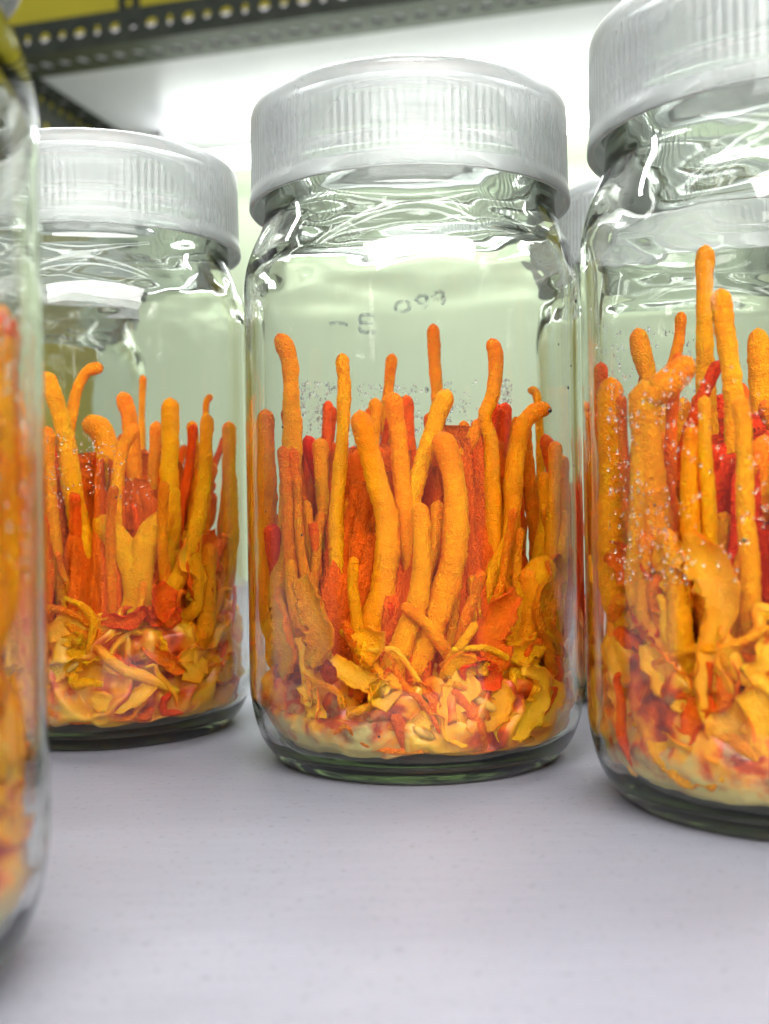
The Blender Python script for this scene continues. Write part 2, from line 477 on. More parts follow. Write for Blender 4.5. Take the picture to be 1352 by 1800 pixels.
lamp = thing('fluorescent_tube', 'glowing white fluorescent tube under the shelf board at the back', 'lamp',
             (-0.470, 1.353, 0.0), rz=RZ)
TY, TZ, TX0 = 0.300, ZS - 0.048, 0.080
def cyl_x(x0, x1, r, y, z, seg=20):
    vs_ = []; fs = []
    for x in (x0, x1):
        for j in range(seg):
            a = 2 * math.pi * j / seg; vs_.append((x, y + r * math.cos(a), z + r * math.sin(a)))
    for j in range(seg):
        k = (j + 1) % seg; fs.append((j, seg + j, seg + k, k))
    fs.append(tuple(range(seg))); fs.append(tuple(range(2 * seg - 1, seg - 1, -1)))
    return vs_, fs
v, f = cyl_x(TX0, TX0 + 0.86, 0.0128, TY, TZ); mesh_obj('tube', v, f, M['tube'], lamp)
for x in (TX0 - 0.018, TX0 + 0.86):
    v, f = cyl_x(x, x + 0.018, 0.0134, TY, TZ); ec = mesh_obj('end_cap', v, f, M['cap'], lamp)
    v, f = box_data(x + 0.002, x + 0.016, TY - 0.008, TY + 0.008, TZ + 0.0125, ZS + 0.0024)
    mesh_obj('holder', v, f, M['cap'], ec, smooth=False)

# ------------------------------------------------------------------ jars
mm = 0.001
OUT = [(0, 2.2), (10, 2.1), (20, 1.6), (26, 0.7), (29.3, 0.1), (30.5, 0.0), (32.2, 0.5), (34.6, 2.4), (36.8, 5.6), (38.4, 10.0),
       (39.2, 14.5), (39.5, 19), (39.5, 40), (39.5, 70), (39.5, 100), (39.5, 107.5), (39.25, 111.5), (38.4, 115.5), (37.0, 119.2), (35.6, 122.2),
       (34.7, 124.6), (34.3, 127.0), (34.2, 129.5)]
NECK = [(34.2, 131.5), (35.0, 132.6), (34.2, 133.7), (34.2, 136.0), (35.0, 137.1), (34.2, 138.2), (34.2, 141.0), (34.2, 144.6), (33.7, 146.0), (32.8, 146.4), (31.9, 145.9)]
INN = [(31.3, 144.0), (31.2, 138), (31.2, 131), (31.6, 127.5), (32.5, 124.4), (33.9, 121.0), (35.5, 117.4), (36.9, 113.8), (37.8, 110.0), (38.0, 106.0), (38.0, 100),
       (38.0, 70), (38.0, 40), (38.0, 20), (37.7, 13.5), (36.6, 8.6), (34.4, 5.4), (31.0, 3.9), (24, 3.6), (12, 4.1), (0, 4.4)]

def glass_mesh(seed):
    prof = fine_profile([(r * mm, z * mm) for r, z in OUT + NECK + INN], 0.0011)
    # straight walls need no extra rings: thin them out
    keep = [prof[0]]
    for i in range(1, len(prof) - 1):
        a = keep[-1]; b = prof[i]; c = prof[i + 1]
        cross = abs((b[0] - a[0]) * (c[1] - b[1]) - (b[1] - a[1]) * (c[0] - b[0]))
        if cross > 2e-9 or math.hypot(b[0] - a[0], b[1] - a[1]) > 0.006: keep.append(b)
    keep.append(prof[-1])
    s = Vector((seed * 1.37, seed * 2.11, seed * 0.53))
    n_out = next(i for i, p in enumerate(keep) if p[1] > 0.1462)
    def ripple(r, z, a, i):
        d = Vector((r * math.cos(a), r * math.sin(a), z)) + s
        inner = i > n_out
        sh = max(0.0, 1 - abs(z - 0.118) / 0.014); bs = max(0.0, 1 - abs(z - 0.009) / 0.010)
        if inner: amp = 0.00010 + 0.00050 * sh + 0.0006 * bs
        else: amp = 0.00002 + 0.00004 * sh + 0.00005 * bs
        k = noise.noise(Vector((d.x * 45, d.y * 45, d.z * 240))) + 0.35 * noise.noise(d * 190)
        if r < 0.004: k *= r / 0.004
        return r + amp * k, z + (amp * k * 0.6 if inner else 0.0)
    v, f = lathe_data(keep, 144, ripple)
    me = bpy.data.meshes.new('glass_body'); me.from_pydata(v, [], f); me.update()
    me.polygons.foreach_set('use_smooth', [True] * len(me.polygons))
    me.materials.append(M['glass'])
    return me

def lid_mesh():
    o = [(0, 150.6), (20, 150.6), (32.0, 150.55), (34.2, 151.3), (35.6, 151.4), (36.6, 150.7), (37.1, 149.4), (37.2, 147.6)]
    ribbed = [(37.2, 146.4), (37.2, 145.6), (37.25, 139), (37.35, 132.6), (37.4, 131.8)]
    low = [(37.5, 131.0), (37.75, 130.2), (37.8, 128.6), (37.5, 128.2), (36.6, 128.3)]
    inn = [(36.3, 129.2), (36.15, 131.6), (35.45, 132.4), (36.1, 133.4), (36.05, 136.4), (35.4, 137.2), (36.0, 138.2), (36.0, 145.5), (35.4, 148.2), (33.9, 148.9), (32.0, 148.9), (20, 149.2), (0, 149.2)]
    pts = []
    def dense(L, n):
        out = []
        for i in range(len(L) - 1):
            for k in range(n): t = k / n; out.append((L[i][0] + (L[i + 1][0] - L[i][0]) * t, L[i][1] + (L[i + 1][1] - L[i][1]) * t))
        out.append(L[-1]); return out
    top = [(p[0] / mm, p[1] / mm) for p in fine_profile([(r * mm, z * mm) for r, z in o], 0.0009)]
    profile = top + ribbed + low + inn
    profile = profile[::-1]                       # bottom-in to top-out keeps normals outward
    NR = 132; SEG = NR * 5
    shape = (0.0, 0.75, 1.0, 0.75, 0.0)
    def ripple(r, z, a, i):
        j = int(round(a / (2 * math.pi) * SEG)) % 5
        rr = r
        if r > 0.0371 and 0.1319 < z < 0.1460: rr = r - 0.00020 * (1 - shape[j])
        return rr, z
    v, f = lathe_data([(r * mm, z * mm) for r, z in profile], SEG, ripple)
    me = bpy.data.meshes.new('lid'); me.from_pydata(v, [], f); me.update()
    me.polygons.foreach_set('use_smooth', [True] * len(me.polygons))
    me.materials.append(M['lid'])
    return me
LID = lid_mesh()

def droplets(name, spots, parent):
    """Water beads on the inner wall: spots = (angle, z, radius)."""
    verts = []; faces = []
    for (a, z, r) in spots:
        b = len(verts); ca, sa = math.cos(a), math.sin(a)
        c = Vector((0.03792 * ca, 0.03792 * sa, z)); nin = Vector((-ca, -sa, 0)); t = Vector((-sa, ca, 0)); up = Vector((0, 0, 1))
        for (h, k) in ((0.0, 1.0), (0.26, 0.8), (0.40, 0.42)):
            for j in range(7):
                w = 2 * math.pi * j / 7
                verts.append(c + nin * (r * h) + t * (r * k * math.cos(w)) + up * (r * k * 1.1 * math.sin(w)))
        verts.append(c + nin * r * 0.45)
        for q in range(2):
            for j in range(7):
                k = (j + 1) % 7
                faces.append((b + q * 7 + j, b + q * 7 + 7 + j, b + q * 7 + 7 + k, b + q * 7 + k))
        for j in range(7): faces.append((b + 14 + j, b + 21, b + 14 + (j + 1) % 7))
        faces.append(tuple(b + j for j in range(7)))
    o = mesh_obj(name, verts, faces, M['water'], parent)
    o['kind'] = 'stuff'
    return o

JARS = {
    'C': ((0.0071, 0.2618), 'clear glass jar in the middle, whole jar in view, frosted white lid'),
    'B': ((-0.0761, 0.3010), 'clear glass jar with frosted lid standing behind, left of the middle jar'),
    'A': ((0.0793, 0.2161), 'clear glass jar nearest on the right, lid cut off by the top edge'),
    'D': ((-0.0825, 0.1340), 'blurred glass jar closest to the camera, cut off by the left edge'),
    'E': ((0.0900, 0.3350), 'clear glass jar farther back, glimpsed between the middle and right jars'),
    'F': ((-0.1250, 0.4000), 'clear glass jar farthest back, seen only through the left jars'),
}
CULT = {
    'C': 'tall orange finger-like fungus clump inside the middle glass jar',
    'B': 'shorter orange fungus clump with a heart-shaped lobe inside the jar behind left',
    'A': 'orange fungus clump with big folded yellow frills inside the right jar',
    'D': 'blurred orange fungus over pale cream base inside the jar at the left edge',
    'E': 'orange fungus clump inside the jar glimpsed between the middle and right jars',
    'F': 'orange fungus clump inside the farthest jar behind the left jars',
}
jar_obj = {}
for i, (key, ((jx, jy), label)) in enumerate(JARS.items()):
    j = thing('glass_jar', label, 'jar', (jx, jy, 0.0), 'fungus culture jars on the white board')
    g = bpy.data.objects.new('glass_body', glass_mesh(3.0 + i * 7.0)); COL.objects.link(g); g.parent = j
    jar_obj[key] = g                                  # beads, specks and writing sit on the glass
    l = bpy.data.objects.new('lid', LID); COL.objects.link(l); l.parent = j
    l.rotation_euler = (0, 0, 0.7 * i)

# ------------------------------------------------------------------ fungus cultures
STALKS = {
    'C': [
(2.29,[(-30.5,-11,98.3),(-28.3,-11,93.5),(-27.7,-11,83.7),(-27.7,-11,73.4),(-28.6,-11,60.4),(-29.3,-11,50.1),(-31.3,-11,37.1),(-31.7,-11,28.1)]),
(1.74,[(-16.1,-13,93.4),(-15.7,-13,83.3),(-16.5,-13,70.5),(-17.9,-13,57.7),(-17.7,-13,44.8),(-15.5,-13,33.2),(-14.2,-13,22.9)]),
(2.71,[(-12.1,-22,79.6),(-10.7,-22,72.4),(-8.0,-22,62.5),(-6.4,-22,52.5),(-7.3,-22,42.6),(-9.5,-22,32.7),(-9.4,-22,22.2)]),
(2.21,[(-4.9,-20,83.7),(-3.9,-20,74.9),(-3.0,-20,63.7),(-2.2,-20,53.7),(-0.8,-20,43.6)]),
(2.27,[(0.5,-27,59.3),(0.7,-27,52.5),(0.7,-27,45.2),(-0.5,-27,38.0),(-3.7,-27,29.5),(-7.0,-27,21.7)]),
(2.22,[(7.3,-19,84.2),(4.8,-19,78.0),(2.4,-19,71.1),(-0.2,-19,63.6),(-1.3,-19,57.4)]),
(2.94,[(5.0,-24,74.5),(7.1,-24,68.3),(8.2,-24,60.9),(8.1,-24,52.3),(7.2,-24,45.0),(3.5,-24,35.2),(-1.8,-24,21.8)]),
(1.85,[(17.2,-16,95.7),(18.2,-16,91.4),(17.5,-16,83.7),(15.6,-16,78.1),(16.8,-16,72.3),(17.1,-16,60.9),(17.2,-16,49.5),(17.7,-16,35.5)]),
(1.73,[(15.5,-14,78.2),(13.2,-14,74.4),(10.5,-14,68.7),(9.5,-14,62.3)]),
(2.26,[(30.4,-14,80.2),(27.1,-14,79.4),(24.2,-14,76.2),(22.3,-14,67.2),(21.3,-14,57.0),(20.4,-14,46.8),(18.6,-14,34.0)]),
(1.91,[(6.3,22,105.6),(6.6,22,95.3),(7.2,22,86.5),(7.2,22,71.8),(6.7,22,57.2)]),
(1.68,[(-4.4,22,98.1),(-5.2,22,91.1),(-6.1,22,82.3),(-5.7,22,69.1)]),
(1.35,[(30.0,17,87.9),(31.8,16.4,87.0),(32.3,15.5,83.8),(32.5,15.0,76.8),(32.6,14.8,65.3),(32.5,15.1,50.9)]),
(2.05,[(-21.7,-7,74.8),(-21.2,-7,63.0),(-19.5,-7,49.8),(-18.6,-7,33.9),(-17.7,-7,23.4)]),
(1.76,[(-15.4,-10,60.7),(-15.3,-10,51.1),(-13.6,-10,42.0),(-11.5,-10,32.8)]),
(2.36,[(-34.7,-3.8,81.9),(-34.7,-3.9,67.3),(-34.6,-4.0,53.9),(-34.6,-4.0,37.9)]),
(2.08,[(-33.4,-4,63.2),(-34.9,-4.0,53.9),(-34.9,-3.9,44.6),(-34.9,-4.0,33.9)]),
(1.95,[(35.1,-2.9,70.1),(35.1,-2.9,56.7),(35.1,-3.0,42.0),(33.8,-3,32.7)]),
(2.04,[(29.5,-9,66.0),(30.0,-9,56.8),(28.5,-9,46.4),(26.4,-9,36.0)]),
(1.7,[(21.8,-18,60.8),(19.8,-18,50.7),(15.8,-18,42.0),(14.4,-18,31.9)]),
(1.72,[(12.4,5,79.2),(12.9,5,65.4),(11.9,5,50.2)]),
(1.85,[(-8.8,3,84.8),(-9.7,3,71.2),(-10.7,3,57.5)]),
(1.56,[(4.7,-20,59.8),(3.9,-20,51.1),(1.9,-20,43.6),(-0.1,-20,34.9)]),
(3.37,[(28.2,-19.0,46.3),(27.4,-20.1,45.1),(25.5,-21,42.6),(23.6,-21,39.6)]),
(2.31,[(22.8,-23,44.7),(24.0,-23,40.9),(24.5,-23,37.2)]),
(1.56,[(11.9,-20,43.4),(12.4,-20,37.2),(12.9,-20,28.4)]),
(1.42,[(8.1,-21,42.3),(8.0,-21,36.1),(6.6,-21,28.6)]),
(1.35,[(-24.8,-10,60.4),(-23.9,-10,49.9),(-22.5,-10,38.2)]),
    ],
    'B': [
(2.73,[(-10.7,-19,94.6),(-7.6,-19,87.2),(-5.2,-19,77.7),(-3.9,-19,66.0),(-1.3,-19,51.4),(1.7,-19,38.2),(3.0,-19,30.2)]),
(1.71,[(3.0,-12,96.6),(-1.1,-12,95.7),(-3.7,-12,91.6),(-5.6,-12,84.2),(-6.3,-12,76.7)]),
(2.09,[(-8.6,-23,80.4),(-8.5,-23,66.0),(-7.5,-23,51.6),(-5.3,-23,38.7),(-2.8,-23,30.7)]),
(1.97,[(13.0,-19,80.6),(9.3,-19,74.6),(7.7,-19,64.4),(7.5,-19,49.8),(8.7,-19,38.1),(10.3,-19,30.8)]),
(2.38,[(6.2,-6,90.6),(8.2,-6,82.9),(9.2,-6,70.7),(9.6,-6,58.5)]),
(2.6,[(20.9,-16,87.8),(20.7,-16,76.0),(20.3,-16,65.7),(20.7,-16,58.3)]),
(3.31,[(2.3,-21,56.9),(5.7,-21,54.3),(9.3,-21,49.9),(12.0,-21,42.6),(13.3,-21,32.4)]),
(3.61,[(21.7,-21,58.0),(19.0,-21,55.5),(15.5,-21,50.5),(13.3,-21,42.5),(12.6,-21,32.4)]),
(3.86,[(11.3,-14,51.1),(11.9,-14,40.7),(12.4,-14,30.3)]),
(1.95,[(30.5,-17.7,83.3),(30.1,-18.3,73.9),(29.1,-19.8,61.0),(26.6,-22,48.9),(21.8,-22,38.1),(19.1,-22,30.2)]),
(1.19,[(27.2,16,91.9),(25.4,16,89.0),(25.4,16,81.1),(25.5,16,66.4)]),
(1.74,[(24.7,-6,82.6),(25.4,-6,73.5),(24.9,-6,61.3)]),
(3.31,[(30.3,-8,71.5),(27.6,-8,65.8),(25.9,-8,53.7),(24.2,-8,41.6)]),
(1.18,[(15.8,-27,41.2),(15.1,-27,35.8),(14.7,-27,30.8)]),
(1.74,[(15.4,-7,82.4),(14.6,-7,69.1),(14.1,-7,55.4)]),
(1.23,[(5.2,26,99.1),(4.6,26,87.2),(4.4,26,75.4)]),
(3.53,[(-5.5,-2,82.7),(-0.9,-2,81.1),(1.3,-2,74.1),(1.4,-2,61.7)]),
(1.63,[(28.4,-21.4,53.9),(27.7,-22.3,47.5),(28.2,-21.7,41.0),(27.8,-22.1,34.6)]),
(2.25,[(30.3,-17.5,50.1),(30.0,-18.0,40.8),(29.6,-18.6,29.3)]),
(1.89,[(34.6,-7.2,82.2),(34.5,-7.4,67.1),(34.5,-7.7,50.5)]),
(1.86,[(21.4,-12,53.8),(24.3,-12,49.3),(26.4,-12,40.3)]),
    ],
    'A': [
(2.01,[(-14.3,4,109.9),(-14.7,4,99.7),(-14.7,4,86.0),(-14.2,4,72.4),(-12.6,4,58.7),(-11.9,4,47.3)]),
(2.14,[(-14.6,-6,99.0),(-13.6,-6,90.1),(-12.3,-6,79.2),(-11.8,-6,67.3),(-11.6,-6,56.4),(-11.7,-6,45.6)]),
(2.41,[(-24.7,20,95.9),(-23.6,20,89.5),(-21.1,20,79.7),(-19.4,20,68.7)]),
(1.54,[(-14.5,22,99.7),(-15.2,22,93.3),(-17.3,22,84.8),(-18.2,22,73.7)]),
(2.81,[(-22.7,-15,84.7),(-26.5,-15,80.4),(-29.7,-15,78.0),(-31.3,-14.4,76.3)]),
(1.61,[(-32.0,-15.5,77.0),(-32.2,-15.0,70.3),(-32.4,-14.6,61.0),(-32.7,-14.0,51.7),(-33.0,-13.3,41.9)]),
(2.64,[(0.7,18,95.1),(1.0,18,82.8),(1.5,18,68.3),(1.6,18,56.1)]),
(2.53,[(-34.7,-1.8,82.9),(-34.7,-1.9,75.6),(-34.7,-1.9,63.5),(-34.7,-2.0,51.3),(-34.7,-2.0,41.3)]),
(1.68,[(-24.2,-21,72.0),(-25.0,-21,61.7),(-24.7,-21,51.6),(-23.8,-21,44.6)]),
(2.85,[(-8.5,-12,70.6),(-9.8,-12,60.6),(-11.5,-12,50.1),(-12.7,-12,41.7)]),
(1.97,[(-29.0,-20.0,53.8),(-28.1,-21.3,47.8),(-27.3,-22.2,41.8),(-27.3,-22.3,34.8)]),
(1.38,[(-31.6,-16.7,52.8),(-31.8,-16.4,46.7),(-32.0,-16.0,38.5)]),
(1.02,[(-30.3,-19.5,40.6),(-29.9,-20.2,41.3),(-29.5,-20.7,39.3),(-29.5,-20.8,35.4)]),
(1.31,[(-18.4,-29,33.9),(-20.3,-29,33.9),(-21.7,-28.5,32.5)]),
(1.74,[(-24.4,0,72.3),(-25.2,0,61.1),(-26.0,0,47.7)]),
(1.63,[(-16.7,-14,56.5),(-18.2,-14,48.2),(-19.6,-14,39.9)]),
(1.45,[(-30.3,-8,65.3),(-30.7,-8,56.7),(-31.7,-8,46.0)]),
(1.82,[(-17.7,10,79.9),(-18.5,10,68.2),(-19.2,10,56.5)]),
    ],
    'D': [
(2.29,[(33.9,8,83.3),(32.5,8,77.6),(31.6,8,68.8),(31.4,8,58.6)]),
(1.73,[(35.2,-4.4,71.8),(35.2,-4.4,63.8),(35.2,-4.5,55.1),(35.2,-4.5,45.1)]),
(1.97,[(33.8,-10.0,69.8),(33.8,-10.1,61.6),(33.7,-10.2,52.2),(33.7,-10.2,42.7)]),
(1.44,[(35.7,0.0,65.4),(35.7,0.0,58.4),(35.7,0.0,48.0)]),
    ],
}
# height of the substrate top, floor and how tall the unplanned stalks at the back grow (mm)
BASE = {'C': (21, 62, 86), 'B': (30, 62, 84), 'A': (32, 60, 88), 'D': (34, 60, 80), 'E': (26, 60, 84), 'F': (26, 55, 78)}
RIN = lambda z: 37.4 if z > 14 else (37.4 - (14 - z) ** 2 * 0.062)      # inside radius of the glass near the floor, mm

def substrate(parent, top, seed):
    rng = random.Random(seed); s = Vector((seed * 2.3, seed * 1.1, seed * 3.7))
    prof = [(0, 5.2)] + [(r, 4.9) for r in (8, 16, 22, 26, 29)] + [(RIN(z) - 0.5, z) for z in (5.4, 6.2, 7.2, 8.4, 9.8, 11.4, 13.2, 15, 16.6, 18.2)]
    z = 19.8
    while z < top - 1.5: prof.append((36.7, z)); z += 1.5
    prof += [(36.0, top), (34.0, top + 1.4), (30, top + 2.4), (26, top + 3.2), (22, top + 4.0), (17, top + 5), (12, top + 6), (6, top + 6.5), (0, top + 6.5)]
    fine = []
    for k in range(len(prof) - 1):
        (r0, z0), (r1, z1) = prof[k], prof[k + 1]
        q = max(1, int(math.hypot(r1 - r0, z1 - z0) / 0.55)) if k > 3 else 1
        for t in range(q): fine.append((r0 + (r1 - r0) * t / q, z0 + (z1 - z0) * t / q))
    fine.append(prof[-1])
    def ripple(r, z, a, i):
        p = Vector((r * math.cos(a), r * math.sin(a), z)) + s * 0.01
        warp = Vector((noise.noise(p * 120.0), noise.noise(p * 120.0 + Vector((7, 3, 1))), noise.noise(p * 120.0 + Vector((2, 9, 4))))) * 0.004
        q = p + warp
        fold = min(1.0, abs(noise.noise(Vector((q.x * 105, q.y * 105, q.z * 75)))) * 2.3)      # 0 on a membrane, 1 in a hollow
        n2 = noise.noise(p * 300.0); n3 = noise.noise(p * 700.0); big = noise.noise(p * 60.0)
        cot = max(0.0, min(1.0, (-p.x + s.x * 0.01) / 0.012)) * max(0.0, min(1.0, (0.020 - z) / 0.006))     # cottony side lies flat on the glass
        dr = -0.0002 - 0.0050 * fold ** 1.6 * (1 - 0.85 * cot) + 0.0012 * min(0.0, big) + n2 * 0.0005 + n3 * 0.00025
        dr = min(dr, 0.0)
        top_side = 1.0 if z > (top - 6) * mm else 0.2
        dz = (big * 0.004 - 0.0035 * fold + n2 * 0.0010 + n3 * 0.0003) * top_side
        if z < 0.0075: dz = abs(dz) * 0.5
        return max(0.0005, r + dr * min(1.0, r / 0.02)), z + dz
    v, f = lathe_data([(r * mm, z * mm) for r, z in fine], 300, ripple)
    return mesh_obj('substrate', v, f, M['substrate'], parent)

def ellipsoid_into(verts, faces, c, ax, bx, cx):
    b = len(verts); rows = 4; seg = 7
    verts.append(c + cx)
    for i in range(1, rows):
        th = math.pi * i / rows
        for j in range(seg):
            ph = 2 * math.pi * j / seg
            verts.append(c + cx * math.cos(th) + (ax * math.cos(ph) + bx * math.sin(ph)) * math.sin(th))
    verts.append(c - cx); last = len(verts) - 1
    for j in range(seg): faces.append((b, b + 1 + j, b + 1 + (j + 1) % seg))
    for i in range(rows - 2):
        for j in range(seg):
            k = (j + 1) % seg; r0 = b + 1 + i * seg; faces.append((r0 + j, r0 + seg + j, r0 + seg + k, r0 + k))
    r0 = b + 1 + (rows - 2) * seg
    for j in range(seg): faces.append((r0 + j, last, r0 + (j + 1) % seg))

def grains(parent, top, seed, count):
    rng = random.Random(seed + 5); verts = []; faces = []
    for _ in range(count):
        a = rng.uniform(0, 2 * math.pi); z = rng.uniform(7, top + 2)
        r = RIN(z) - 1.4 - rng.random() ** 2 * 2.0
        c = Vector((r * math.cos(a), r * math.sin(a), z)) * mm
        q = Vector((rng.gauss(0, 1), rng.gauss(0, 1), rng.gauss(0, 0.6))).normalized()
        rad = Vector((math.cos(a), math.sin(a), 0)); q = (q - rad * q.dot(rad)).normalized(); w = rad.cross(q)
        s = rng.uniform(0.8, 1.25)
        ellipsoid_into(verts, faces, c, rad * 0.0010 * s, w * 0.0010 * s, q * 0.0024 * s)
    o = mesh_obj('rice_grains', verts, faces, M['grain'], parent); o['kind'] = 'stuff'
    return o

def clamp_in(p, rad):
    r = math.hypot(p[0], p[1]); m = 37.2 - rad
    if r > m: return (p[0] * m / r, p[1] * m / r, p[2])
    return p

def stalk(parent, rad, pts, seed, material='stalk', name='stalk', **kw):
    P = [Vector(clamp_in(p, rad)) * mm for p in pts]
    v, f, a = tube_data(P, rad * mm, seed=seed, **kw)
    # nothing may poke through the glass
    for k, q in enumerate(v):
        r = math.hypot(q.x, q.y); lim = 0.0376 if q.z > 0.0135 else (RIN(q.z / mm) - 0.1) * mm
        if r > lim: v[k] = Vector((q.x * lim / r, q.y * lim / r, q.z))
    return mesh_obj(name, v, f, M[material], parent, attr=a)

def random_stalks(parent, key, count, seed, region, rmax=27.0, hts=None):
    rng = random.Random(seed); top, lo, hi = BASE[key]
    if hts: lo, hi = hts
    for i in range(count):
        a = rng.uniform(*region); rb = math.sqrt(rng.random()) * rmax
        bx, by = rb * math.cos(a), rb * math.sin(a)
        lean = rng.uniform(0.95, 1.3); h = rng.uniform(lo, hi) if rng.random() < 0.75 else rng.uniform(top + 14, lo)
        tx = bx * lean + rng.gauss(0, 4.5); ty = by * lean + rng.gauss(0, 4.5)
        rad = rng.uniform(1.1, 2.0) if not hts else rng.uniform(0.75, 1.45)
        pts = []
        cxo, cyo = rng.gauss(0, 3.2), rng.gauss(0, 3.2)
        for k in range(6):
            t = k / 5.0
            b = math.sin(t * math.pi)
            pts.append((tx + (bx - tx) * t + cxo * b + rng.gauss(0, .35), ty + (by - ty) * t + cyo * b + rng.gauss(0, .35), h + (top - 5 - h) * t))
        m = (('red_stalk' if rng.random() < 0.78 else 'mid_stalk') if not hts else ('red_stalk' if rb < 23 and rng.random() < 0.85 else 'mid_stalk' if rng.random() < 0.6 else 'stalk'))  # inner and rear stalks mostly redder, painting in the shade of the depths
        stalk(parent, rad, pts, seed + i * 1.7, m, step=0.0009, seg=10)

cult = {}
for n, key in enumerate(CULT):
    (jx, jy), _ = JARS[key]
    c = thing('fungus_culture', CULT[key], 'fungus', (jx, jy, 0.0), 'orange fungus clumps in the jars')
    cult[key] = c
    top, lo, hi = BASE[key]
    sub = substrate(c, top, 11.0 + n * 5)
    if key == 'D': sub.rotation_euler = (0, 0, math.pi)
    grains(c, top, 40 + n, 12 if key in 'CBA' else 6)
    for i, (rad, pts) in enumerate(STALKS.get(key, [])):
        last = pts[-1]
        if last[2] > top + 4:
            pts = pts + [(last[0] * 0.93, last[1] * 0.93, (last[2] + top) * 0.5), (last[0] * 0.88, last[1] * 0.88, top + 1), (last[0] * 0.84, last[1] * 0.84, top - 7)]
        else:
            pts = pts + [(last[0] * 0.94, last[1] * 0.94, last[2] - 4.0), (last[0] * 0.88, last[1] * 0.88, last[2] - 8.0)]
        stalk(c, rad, pts, 2.0 + n * 31 + i * 1.3)
    cnt = {'C': 70, 'B': 64, 'A': 80, 'D': 50, 'E': 34, 'F': 24}[key]
    if key in 'CBA': random_stalks(c, key, 60, 400 + n * 13, (R(165), R(375)), 27.5, (top + 8, 66))
    random_stalks(c, key, cnt, 100 + n * 17, (0.0, 2 * math.pi) if key in 'DEF' else (R(-25), R(205)))

# the packed heart of grown-together stalks; its deep red paints in the shade between them
def heart(parent, top, height, seed):
    s = Vector((seed * 1.9, seed * 0.7, seed * 2.9)); prof = [(0, top - 4)]
    for k in range(30):
        t = k / 29.0; prof.append((26.5 - 9.0 * t ** 1.6, top - 4 + (height - top + 4) * t))
    prof += [(10, height + 1.5), (5, height + 2), (0, height + 2)]
    def ripple(r, z, a, i):
        ca, sa = math.cos(a), math.sin(a)
        fold = 0.7 * noise.noise(Vector((ca * 3.3, sa * 3.3, z * 14)) + s) + (0.75 - 2.0 * abs(noise.noise(Vector((ca * 6.5, sa * 6.5, z * 18)) + s)) - 0.8 * abs(noise.noise(Vector((ca * 13, sa * 13, z * 40)) + s)))
        fine = noise.noise(Vector((r * ca, r * sa, z)) * 420.0 + s)
        k = min(1.0, r / 0.012)
        return max(0.0003, r * (1 + 0.22 * fold * k) + fine * 0.0006 * k), z + (0.013 * fold if z > (height - 8) * mm else 0.0)
    v, f = lathe_data([(r * mm, z * mm) for r, z in prof], 200, ripple)
    return mesh_obj('grown_together_core', v, f, M['core'], parent, attr=[0.5] * len(v))
for n, (key, hgt) in enumerate({'C': 63, 'B': 63, 'A': 63, 'D': 60, 'E': 55, 'F': 48}.items()):
    heart(cult[key], BASE[key][0], hgt, 5.0 + n * 3.0)

# curled frills pressed against the glass near the foot of the clumps: (pts mm, half width, flat)
def frill(key, rad, pts, seed, axis, flat=0.28, material='frill', curl_sign=-1, waist=0.0):
    """A thin curled sheet running along pts: arched across its width, wavy at both rims."""
    rad *= 1.25
    c = catmull([Vector(clamp_in(p, 1.2)) * mm for p in pts], 0.0007); n = len(c); W = 12
    rngl = random.Random(seed * 7.7); curl0 = rngl.uniform(0.8, 1.5) * curl_sign; ph = rngl.uniform(0, 6)
    ax = Vector(axis).normalized(); top_s = []; low_s = []; attr = []
    for i, p in enumerate(c):
        t = i / (n - 1)
        tg = (c[min(i + 1, n - 1)] - c[max(i - 1, 0)]).normalized()
        nr = (ax - tg * ax.dot(tg)).normalized(); sd = tg.cross(nr)
        env = math.sin(math.pi * (0.12 + 0.80 * t)) ** 0.6 * (1 - waist * math.exp(-((t - 0.5) / 0.14) ** 2))
        wd = rad * mm * env * (1 + 0.3 * noise.noise(Vector((t * 4, seed, 1.0))))
        curl = curl0 * (1 + 0.5 * math.sin(5 * t + ph))
        for k in range(W + 1):
            w = 2.0 * k / W - 1
            q = p + sd * (wd * math.sin(curl * w) / curl) - nr * (wd * (1 - math.cos(curl * w)) / curl)
            rim = abs(w) ** 3
            q = q + nr * (rim * wd * 0.6 * noise.noise(Vector((t * 7 + seed, w * 2, 3.0)))) + sd * (rim * wd * 0.5 * noise.noise(Vector((t * 11, w, seed))))
            q = q + nr * (0.00035 * noise.noise(q * 420.0))
            th = 0.00062 * (1 - 0.45 * rim)
            top_s.append(q + nr * th); low_s.append(q - nr * th); attr.append(min(1.0, rim * 1.1 + 0.1))
    m = W + 1; N_ = len(top_s); faces = []
    for i in range(n - 1):
        for k in range(W):
            a = i * m + k; faces.append((a, a + 1, a + 1 + m, a + m)); faces.append((N_ + a, N_ + a + m, N_ + a + m + 1, N_ + a + 1))
        a = i * m; faces.append((a, a + m, N_ + a + m, N_ + a))
        a = i * m + W; faces.append((a, N_ + a, N_ + a + m, a + m))
    for k in range(W):
        faces.append((k, N_ + k, N_ + k + 1, k + 1)); a = (n - 1) * m + k; faces.append((a, a + 1, N_ + a + 1, N_ + a))
    v = top_s + low_s
    for k, q in enumerate(v):
        r = math.hypot(q.x, q.y); lim = 0.0376 if q.z > 0.0135 else (RIN(q.z / mm) - 0.1) * mm
        if q.z < 0.0056: q.z = 0.0056
        if r > lim: v[k] = Vector((q.x * lim / r, q.y * lim / r, q.z))
    return mesh_obj('frill', v, faces, M[material], cult[key], attr=attr + attr)
F0 = (0, -1, 0)
frill('C', 3.0, [(4.2, -33, 24.5), (7.0, -33.5, 25), (8.0, -33.8, 21), (6.2, -34, 17), (6.8, -33.6, 12), (9.5, -32.6, 10)], 1.0, F0)
